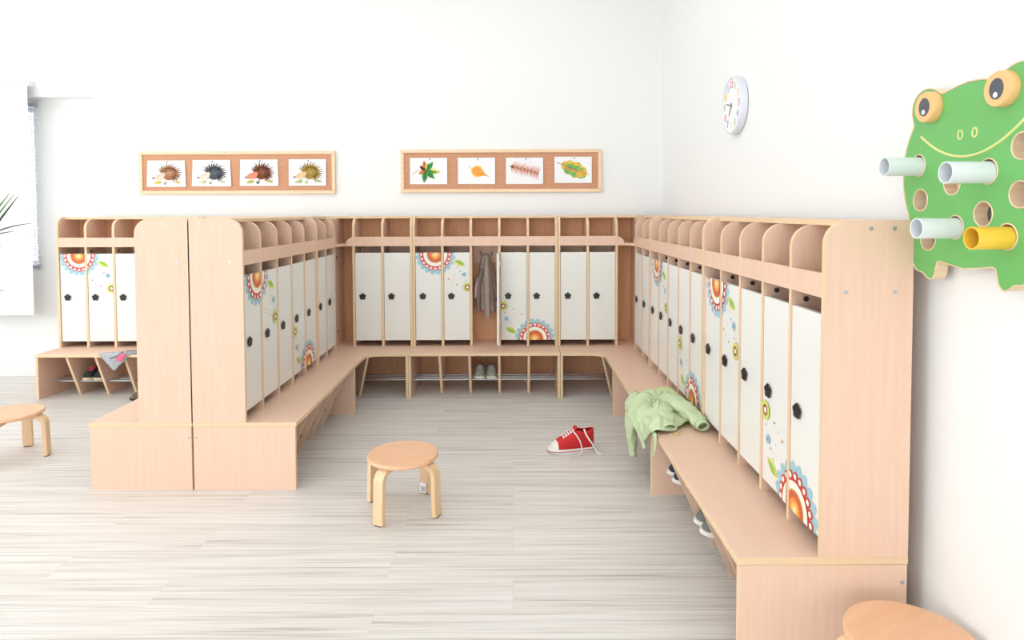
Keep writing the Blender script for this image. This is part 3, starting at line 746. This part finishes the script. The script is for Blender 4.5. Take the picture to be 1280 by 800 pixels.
# ------------------------------------------------------------------ shoes
def shoe(root_label, loc, rz, Ln=.19, W=.068, Hh=.075, colours=None, cat_group=None, hightop=False, name='sneaker', tilt=0, laces=True, cap=False, solew=.020, stripe=None, tongue_m=None):
    """lofted shoe: toe at +x end, heel at x = 0"""
    up_m, sole_m, cap_m, in_m, lace_m = colours
    root = thing(name, root_label, 'shoe', loc, rz, cat_group)
    if tilt: root.rotation_euler = (tilt, 0, rz)
    def halfw(f):       # f 0 heel .. 1 toe
        return W/2*(.80*math.sin(min(1, f/.10)*H90) if f < .10 else (.80 + .20*math.sin((f-.1)/.55*H90) if f < .65 else max(.0, 1-((f-.65)/.35)**2.6)**.5))
    # sole
    N = 28; pts = [(Ln*(1-math.cos(math.pi*k/N))/2, halfw((1-math.cos(math.pi*k/N))/2)) for k in range(N+1)]
    pl = pts + [(x, -y) for x, y in pts[::-1][1:-1]]
    s = MB(); n = len(pl)
    rings = [(.97, 0), (1.04, .004), (1.04, solew*.9), (.98, solew)]
    vs = [(Ln/2+(x-Ln/2)*sc, y*sc*1.0, z + (.006*(max(0, x/Ln-.75)/.25)**2 if z < .01 else .004*(max(0, x/Ln-.75)/.25))) for sc, z in rings for x, y in pl]
    fs = [(i*n+j, i*n+(j+1) % n, (i+1)*n+(j+1) % n, (i+1)*n+j) for i in range(3) for j in range(n)] + [tuple(range(n)), tuple(range(3*n, 4*n))]
    s.add(vs, fs); s.build('sole', sole_m, root, smooth=40)
    if stripe:
        t_ = MB(); vs = [(Ln/2+(x-Ln/2)*1.046, y*1.046, z) for z in (solew*.42, solew*.58) for x, y in pl]
        t_.add(vs, [(j, (j+1) % n, n+(j+1) % n, n+j) for j in range(n)]); t_.build('sole_stripe', stripe, root, smooth=40)
    # upper
    K = 26; M = 8; u = MB()
    def height(f):
        if f < .42: return Hh*(1.0 - .10*math.sin(f/.42*math.pi)) * (1.28 if hightop and f > .0 else 1)
        g = (f-.42)/.58
        h0 = Hh*(1.28 if hightop else 1)
        return h0*(1-g)**1.15 * .92 + .040*math.sin(g*math.pi/2)*(1-g**8) + .002
    def openw(f):
        if f > .55 or f < .035: return 0
        return W*.33*math.sin(max(0, min(1, (f-.035)/.515))*math.pi)**.5
    vs = []; rowm = []
    for i in range(K+1):
        f = .012+.976*(1-math.cos(math.pi*i/K))/2
        w, h, o_ = halfw(f)*.97, height(f), openw(f)
        o_ = min(o_, w*.8)
        for sg in (-1, 1):
            for j in range(M+1):
                t = H90*j/M; y = o_ + (w-o_)*math.cos(t)**.5; z = solew*.9 + max(h-solew*.9, .001)*math.sin(t)**.8
                lean = .0
                vs.append((Ln*f - lean, sg*y, z))
        rowm.append(f)
    st_ = 2*(M+1); fs = []; mm = []
    for i in range(K):
        for q in range(2):
            for j in range(M):
                b0 = i*st_+q*(M+1)+j
                fs.append((b0, b0+1, b0+st_+1, b0+st_)); mm.append(1 if (cap and rowm[i] > .78) else 0)
    u.add(vs, fs, mm)
    uo = u.build('upper', [up_m, cap_m], root, smooth=60, solid=.003)
    bm = bmesh.new(); bm.from_mesh(uo.data); bmesh.ops.remove_doubles(bm, verts=bm.verts, dist=.0004); bmesh.ops.recalc_face_normals(bm, faces=bm.faces); bm.to_mesh(uo.data); bm.free()
    # lining seen in the opening
    inn = [(Ln*f, y) for f, y in [(.06+.44*k/12, max(.004, halfw(.06+.44*k/12)*.72)) for k in range(13)]]
    ip = inn + [(x, -y) for x, y in inn[::-1]]
    MB().prism(ip, lambda p, t: (p[0], p[1], t), solew, Hh*.62).build('lining', in_m, root, smooth=0)
    # tongue
    tg = MB(); vs = []
    for k in range(9):
        f = .70-.30*k/8; z = height(f)+.002+(.016 if hightop else .010)*(k/8)**2
        for y in (-1, -.5, 0, .5, 1): vs.append((Ln*f-.002, y*W*.28, z-.004*abs(y)**2))
    tg.add(vs, [(k*5+j, k*5+j+1, k*5+j+6, k*5+j+5) for k in range(8) for j in range(4)]); tg.build('tongue', tongue_m or up_m, root, smooth=60, solid=.003)
    if laces:
        for k in range(5):
            f = .70-.052*k; z = height(f)+.006+.002*k; yy = W*.26
            MB().tube([(Ln*f, -yy, z-.006), (Ln*f-.003, -yy*.5, z), (Ln*(f-.018), yy*.5, z+.001), (Ln*(f-.026), yy, z-.005)], .0042 if hightop else .0032, 6, flat=.6).build('lace', lace_m, root)
            if k < 4: MB().tube([(Ln*f, yy, z-.006), (Ln*f-.003, yy*.5, z+.001), (Ln*(f-.018), -yy*.5, z+.002), (Ln*(f-.026), -yy, z-.005)], .0042 if hightop else .0032, 6, flat=.6).build('lace', lace_m, root)
    return root, height


CANVASR = nz(mat('red_canvas', (206, 32, 38), .75), 220, (196, 26, 34), (220, 48, 50)); RUB = mat('white_rubber', (240, 238, 232), .5); LACE = mat('white_lace', (244, 243, 240), .7)
INR = mat('dark_red_lining', (120, 40, 44), .8); STR = mat('red_sole_stripe', (190, 60, 60), .5)
toe = at(684, 566, 2, 0); heel = at(742, 561, 2, 0)
dv = toe-heel; ang = math.atan2(dv.y, dv.x); LN = dv.length*.97
sn, hf = shoe('red canvas sneaker with loose white laces lying on the open floor', (heel.x, heel.y, 0), ang, LN, .092, .100, (CANVASR, RUB, RUB, INR, LACE), None, True, 'sneaker', cap=True, solew=.028, stripe=STR)
# trailing laces, in the shoe's own axes
iv = sn.matrix_basis.inverted()
def wl(pts): return [iv @ Vector(p) for p in pts]
T = lambda f, y, z: sn.matrix_basis @ Vector((LN*f, y, z))
g1, g2 = at(712, 573, 2, .004), at(751, 566, 2, .004)
p0 = T(.46, .04, .115)
# laces run down the side that faces the camera and onto the floor
side = Vector((0, -.05, 0))
P1 = [T(.50, .02, .125), T(.44, .052, .105), T(.36, .062, .06), T(.37, .075, .012), g1 + Vector((.03, .03, 0)), g1]
P2 = [T(.24, .02, .128), T(.22, .055, .10), T(.10, .066, .05), T(.02, .07, .010), (T(.0, .07, .01)+g2)/2 - Vector((0, .01, .005)), g2]
for P in (P1, P2):
    W_ = wl(P)
    fine = []
    for i in range(len(W_)-1):
        a0, a1, a2, a3 = W_[max(i-1, 0)], W_[i], W_[i+1], W_[min(i+2, len(W_)-1)]
        for k in range(5):
            t = k/5; fine.append(.5*((2*a1)+(-a0+a2)*t+(2*a0-5*a1+4*a2-a3)*t*t+(-a0+3*a1-3*a2+a3)*t**3))
    fine.append(W_[-1])
    MB().tube(fine, .0050, 8, flat=.5).build('loose_lace', LACE, sn, smooth=60)

zr = .1162
GKN = nz(mat('grey_green_knit', (150, 156, 144), .8), 120, (136, 142, 132), (168, 170, 156)); CREAM = mat('cream_sole', (232, 230, 216), .6); INK2 = mat('dark_lining', (40, 36, 36), .9); LGREY = mat('pale_grey_lace', (196, 192, 196), .7)
for i, x in enumerate((-.246, -.165)):
    shoe(['left one of the two grey-green trainers on the rails below the hanging coat', 'right one of the two grey-green trainers on the rails below the hanging coat'][i], (x, 4.895, zr), -H90 + (.04 if i else -.03), .185, .078, .080, (GKN, CREAM, GKN, INK2, LGREY), 'trainers under the middle locker', name='trainer', solew=.022)
BKN = nz(mat('black_knit', (40, 40, 44), .8), 120, (30, 30, 34), (58, 58, 62)); PINKL = mat('pink_lace', (214, 92, 112), .7); BEIGE = mat('beige_sole', (226, 208, 172), .6)
for i, x in enumerate((-3.228, -3.146)):
    shoe(['black trainer with pink laces, the one farther from the double row', 'black trainer with pink laces, the one nearer the double row'][i], (x, 4.885, zr), -H90 + .08, .18, .072, .085, (BKN, BEIGE, BKN, INK2, PINKL), 'black and pink trainers under the window locker', name='trainer', solew=.022, tongue_m=PINKL)
NAVY = mat('navy_canvas', (44, 52, 72), .8); GREYC = mat('grey_canvas', (118, 120, 116), .85)
for i, y in enumerate((2.98, 2.89)):
    shoe(['navy canvas shoe under the right bench, the one farther from the camera', 'navy canvas shoe under the right bench, the one nearer the camera'][i], (.918, y, zr), math.pi, .175, .068, .07, (NAVY, RUB, NAVY, INK2, mat('yellow_lace', (214, 196, 90), .7)), 'navy shoes under the right bench', name='canvas_shoe', solew=.022)
for i, y in enumerate((2.502, 2.42)):
    shoe(['grey slip-on shoe under the right bench, the one farther from the camera', 'grey slip-on shoe under the right bench, the one nearer the camera'][i], (.918, y, zr), math.pi, .185, .068, .07, (GREYC, RUB, GREYC, INK2, RUB), 'grey slip-ons under the right bench', name='slip_on_shoe', laces=False, solew=.022)
BRN = nz(mat('brown_suede', (120, 98, 76), .85), 60, (104, 84, 64), (140, 116, 92))
shoe('brown shoe on the floor half hidden behind the double row', (-2.66, 4.66, 0), R(200), .17, .07, .075, (BRN, mat('dark_sole', (50, 44, 40), .7), BRN, INK2, BRN), name='suede_shoe', solew=.018)


# ------------------------------------------------------------------ clothes
def drape(poly, ctr, fn, rings=26, sub=4):
    """star-shaped cloth outline filled with rings; fn(a, b, f) gives the 3-D point"""
    pts = []
    n = len(poly)
    for i in range(n):
        a0, a1, a2, a3 = poly[i-1], poly[i], poly[(i+1) % n], poly[(i+2) % n]
        for k in range(sub):
            t = k/sub
            pts.append(tuple(.5*((2*a1[c])+(-a0[c]+a2[c])*t+(2*a0[c]-5*a1[c]+4*a2[c]-a3[c])*t*t+(-a0[c]+3*a1[c]-3*a2[c]+a3[c])*t**3) for c in (0, 1)))
    m = len(pts); vs = [fn(ctr[0], ctr[1], 0)]; fs = []
    for r in range(1, rings+1):
        f = r/rings
        for p in pts: vs.append(fn(ctr[0]+(p[0]-ctr[0])*f, ctr[1]+(p[1]-ctr[1])*f, f))
    for j in range(m): fs.append((0, 1+j, 1+(j+1) % m))
    for r in range(rings-1):
        for j in range(m): fs.append((1+r*m+j, 1+r*m+(j+1) % m, 1+(r+1)*m+(j+1) % m, 1+(r+1)*m+j))
    return MB().add(vs, fs)


def nse(*p): return noise.noise(Vector(p))


JG = nz(mat('pale_green_cotton', (200, 216, 176), .85, spec=.1), 14, (196, 213, 171), (205, 220, 182)); JD = mat('jacket_inside', (160, 172, 132), .9)
JT = mat('lime_lining', (206, 214, 160), .9)
XB = .671
jk = thing('child_jacket', 'pale green child jacket thrown over the edge of the right bench', 'jacket', (XB, 3.2, ZS))


def jmap(y, q, h):
    """q < 0 lies on the seat, q > 0 hangs down the front; h lifts off the surface"""
    r = .012
    if q <= 0: x, z = -q, h
    else:
        x, z = 0, 0
        if q < .02: t = q/.02*H90; x, z = -h*math.sin(t), h*math.cos(t)
        else: x, z = -h, -(q-.02)
    return (x, y-3.2, z)


def rdg(*p): return 1-min(1, 2.2*abs(nse(*p)))
def crease(*p): return 1-min(1, 6*abs(nse(*p)))


def jbody(y, q, f):
    e = (1-f*f)
    # creases run out from the shoulder at (3.22, -.10)
    a = math.atan2(q+.10, (y-3.22)*.9); d = math.hypot(q+.10, y-3.22)
    fold = rdg(a*2.3, d*2.2, 4)*.044*min(1, d*8) + rdg(y*10+3*q, q*10, 8)*.020
    fold -= .022*crease(y*6+q*2, q*5, 21) + .014*crease(y*13, q*11+y*3, 33)
    base = .012 + .036*e**.8*(1 if q < 0 else max(.15, 1-q*8))
    h = base + fold*(.18+.82*e) + .006*nse(y*26, q*26, 3)
    return jmap(y + .012*nse(q*9, y*9, 7), q, max(.005, h))


poly = [(3.46, .03), (3.51, -.06), (3.51, -.15), (3.46, -.22), (3.34, -.238), (3.18, -.23), (3.05, -.19), (2.97, -.12), (2.925, -.08), (2.90, -.03), (2.91, .012), (2.96, .030), (3.03, .07), (3.09, .145), (3.12, .168), (3.17, .140), (3.22, .105), (3.30, .10), (3.40, .09)]
drape(poly, (3.2, -.06), jbody, 44, 8).build('jacket_body', JG, jk, smooth=80, fix=True, solid=.004)
# the paler hood lining folded over behind the shoulders
hood = [(3.50, -.10), (3.52, -.17), (3.46, -.22), (3.34, -.243), (3.22, -.235), (3.16, -.20), (3.24, -.15), (3.36, -.11), (3.44, -.08)]
drape(hood, (3.35, -.18), lambda y, q, f: jmap(y, q, .022+.050*(1-f*f)+.016*rdg(y*10, q*8, 2)+.004*nse(y*30, q*30, 1)), 24, 8).build('hood_lining', JT, jk, smooth=80, solid=.004)
# loose lower flap and the tip of the lining
fl = [(2.965, .0), (2.92, .005), (2.875, .01), (2.870, .05), (2.885, .105), (2.90, .118), (2.92, .085), (2.95, .05)]
drape(fl, (2.92, .04), lambda y, q, f: jmap(y, q, .009+.004*math.sin(y*70)), 10, 5).build('jacket_lining_tip', JG, jk, smooth=80, solid=.003)
MB().box(.085, .105, -.310, -.268, .001, .004).build('hem_label', mat('hem_label_yellow', (226, 208, 140), .8), jk, bevel=.001)


def sleeve(path, rad, flat, cuff=True, seed=0):
    P = [Vector(p) for p in path]; fine = []; rr = []
    for i in range(len(P)-1):
        a0, a1, a2, a3 = P[max(i-1, 0)], P[i], P[i+1], P[min(i+2, len(P)-1)]
        for k in range(8):
            t = k/8; fine.append(.5*((2*a1)+(-a0+a2)*t+(2*a0-5*a1+4*a2-a3)*t*t+(-a0+3*a1-3*a2+a3)*t**3)); rr.append(rad[i]*(1-t)+rad[i+1]*t)
    fine.append(P[-1]); rr.append(rad[-1])
    N = 36
    b = MB(); b.tube(fine, rr, N, 0, False, flat)
    vs = []
    for i, v in enumerate(b.v):
        ring = i//N; c = fine[ring]; d = Vector(v)-c
        k = .84+.42*rdg(v[0]*17+seed, v[1]*17, v[2]*17)-.10*rdg(ring*.33, 2.2*math.atan2(d.z, d.y+1e-6), seed)-.13*crease(v[0]*12, v[1]*12, v[2]*12+seed)+.07*nse(v[0]*34, v[1]*34, v[2]*34)
        vs.append(tuple(c+d*k))
    b.v = vs
    o = b.build('sleeve', JG, jk, smooth=80, solid=.004)
    if cuff:
        e = fine[-1]; d = (fine[-1]-fine[-3]).normalized()
        c = MB(); c.tube([e-d*.004, e+d*.010, e+d*.024], [rr[-1]*1.05, rr[-1]*1.0, rr[-1]*.98], N, 0, False, flat); c.build('cuff', JG, o, smooth=80, solid=.005)
        q = MB(); q.tube([e-d*.012, e-d*.010], [rr[-1]*.96]*2, N, 0, True, flat); q.build('sleeve_inside', JD, o)
    return o


J = lambda x, y, z: (x-XB, y-3.2, z-ZS)
sleeve([J(.690, 3.40, .372), J(.650, 3.405, .340), J(.638, 3.38, .27), J(.640, 3.35, .17), J(.642, 3.33, .095)], [.046, .044, .040, .034, .027], .66, True, 1)
sleeve([J(.79, 3.27, .400), J(.835, 3.14, .405), J(.872, 3.02, .388), J(.890, 2.945, .374)], [.044, .047, .038, .029], .74, True, 5)
sleeve([J(.755, 3.16, .395), J(.745, 3.06, .395), J(.738, 2.98, .374), J(.738, 2.945, .368)], [.040, .038, .032, .030], .55, True, 9)

# grey cloth with pink print hanging over the window locker's bench
GC = nz(mat('grey_jersey', (178, 182, 188), .9, spec=.1), 60, (168, 172, 178), (190, 194, 200)); PK = mat('pink_print', (236, 110, 140), .85); BKP = mat('black_stripe', (40, 40, 44), .85)
gx, gy = -2.93, DB
gc = thing('folded_shirt', 'light grey shirt with pink print hanging over the bench by the window', 'shirt', (gx, gy, ZS))


def gmap(x, q, h):
    if q <= 0: return (x-gx, -q, h)
    if q < .02: t = q/.02*H90; return (x-gx, -h*math.sin(t), h*math.cos(t))
    return (x-gx, -h, -(q-.02))


gp = [(-3.05, .006), (-3.02, -.02), (-2.95, -.05), (-2.84, -.11), (-2.74, -.17), (-2.62, -.20), (-2.58, -.12), (-2.66, -.05), (-2.78, -.012), (-2.82, .02), (-2.86, .065), (-2.905, .105), (-2.94, .138), (-2.985, .085), (-3.03, .035)]
gh = lambda x, q, f: gmap(x, q, .008+.006*nse(x*14, q*14, 2)+.006*(1-f*f)+.004*math.sin(40*(x*.7+q)))
drape(gp, (-2.90, -.01), gh, 22, 4).build('shirt_body', GC, gc, smooth=80, solid=.003)
hh_ = lambda x, q: gmap(x, q, .026)
drape([(-2.905, .030), (-2.855, .012), (-2.838, .022), (-2.862, .050), (-2.880, .068), (-2.905, .058)], (-2.875, .04), lambda x, q, f: hh_(x, q), 4, 3).build('pink_print_patch', PK, gc, smooth=60, solid=.002)
for P in ([(-2.955, .045), (-2.91, .030), (-2.865, .004)], [(-2.85, -.002), (-2.80, -.012), (-2.72, -.028), (-2.64, -.045)]):
    MB().tube([hh_(x, q) for x, q in P], .004, 8, flat=.6).build('stripe_trim', BKP, gc, smooth=60)

# coat in the open locker
CT = nz(mat('taupe_coat', (172, 157, 146), .9, spec=.1), 30, (165, 150, 139), (180, 166, 155)); CPK = mat('pink_lining', (222, 178, 192), .9); CTD = mat('coat_dark', (132, 121, 113), .9)
cx, cy = -.212, 5.035
ct = thing('hanging_coat', 'taupe coat with pink lining hanging in the open locker', 'coat', (cx, cy, .55))
b = MB(); N = 48; rows = []
prof = [(1.045, .014, .012, .0), (1.03, .030, .025, .0), (.98, .044, .034, .002), (.90, .058, .042, .004), (.80, .070, .048, .004), (.70, .074, .050, .004), (.62, .076, .052, .008), (.585, .074, .050, .010)]
fine = []
for i in range(len(prof)-1):
    for k in range(5):
        t = k/5; fine.append(tuple(prof[i][c]*(1-t)+prof[i+1][c]*t for c in range(4)))
fine.append(prof[-1])
vs = []
for z, rx, ry, dx in fine:
    for k in range(N):
        t = 2*math.pi*k/N
        w = 1+.13*math.sin(5*t+2*nse(0, z*3, 1))*min(1, (1.06-z)*4)+.10*nse(math.cos(t)*2, math.sin(t)*2, z*5)
        lift = .05*max(0, -math.cos(t))*(1 if z < .66 else max(0, 1-(z-.66)*6))
        vs.append((dx+rx*w*math.cos(t), ry*w*math.sin(t), z-.55+lift))
b.add(vs, [(i*N+k, i*N+(k+1) % N, (i+1)*N+(k+1) % N, (i+1)*N+k) for i in range(len(fine)-1) for k in range(N)] + [tuple(range(N))])
b.build('coat_body', CT, ct, smooth=80, solid=.004)
def csl(path, rad, name, m, seed, flat=.8):
    P = [Vector(p)-Vector((cx, cy, .55)) for p in path]; b = MB(); fine = []; rr = []
    for i in range(len(P)-1):
        a0, a1, a2, a3 = P[max(i-1, 0)], P[i], P[i+1], P[min(i+2, len(P)-1)]
        for k in range(8):
            t = k/8; fine.append(.5*((2*a1)+(-a0+a2)*t+(2*a0-5*a1+4*a2-a3)*t*t+(-a0+3*a1-3*a2+a3)*t**3)); rr.append((rad[i]*(1-t)+rad[i+1]*t)*(1+.12*nse(k, i, seed)))
    fine.append(P[-1]); rr.append(rad[-1])
    b.tube(fine, rr, 20, 0, True, flat); return b.build(name, m, ct, smooth=80)
csl([(cx+.01, cy-.04, 1.0), (cx+.012, cy-.058, .88), (cx+.016, cy-.064, .72), (cx+.02, cy-.062, .545)], [.022, .034, .034, .028], 'sleeve', CT, 2)
csl([(cx-.02, cy-.035, .93), (cx-.05, cy-.055, .83), (cx-.058, cy-.06, .70), (cx-.052, cy-.055, .60)], [.02, .024, .026, .024], 'sleeve', CTD, 4)
csl([(cx-.058, cy-.062, .86), (cx-.075, cy-.066, .78), (cx-.078, cy-.066, .70)], [.010, .024, .018], 'lining_flap', CPK, 6, .5)

# ------------------------------------------------------------------ light
W = bpy.data.worlds.new('sky'); S.world = W; W.use_nodes = True
bg = W.node_tree.nodes['Background']; bg.inputs[0].default_value = (.945, .975, 1, 1); bg.inputs[1].default_value = 4.4


def area(name, loc, rotv, sx, sy, power, col=(1, 1, 1)):
    l = bpy.data.lights.new(name, 'AREA'); l.shape = 'RECTANGLE'; l.size = sx; l.size_y = sy; l.energy = power; l.color = col
    o = bpy.data.objects.new(name, l); COL.objects.link(o); o.location = loc; o.rotation_euler = rotv; return o


for x in (-4.4, -2.2, -.2):
    for y in (-2.0, .9, 3.7):
        area('ceiling_lamp', (x, y, ZC-.05), (0, 0, 0), 1.3, 1.3, 9.0)
area('window_daylight', (XL-.05, -.25, 1.72), (0, -H90, 0), 1.7, 2.6, 30, (.96, .98, 1))
area('window_daylight', (XL-.05, 2.85, 1.72), (0, -H90, 0), 1.7, 2.6, 30, (.96, .98, 1))

S.view_settings.view_transform = 'Standard'; S.view_settings.look = 'None'
S.view_settings.exposure = -0.38; S.view_settings.gamma = 1; S.view_settings.use_curve_mapping = False
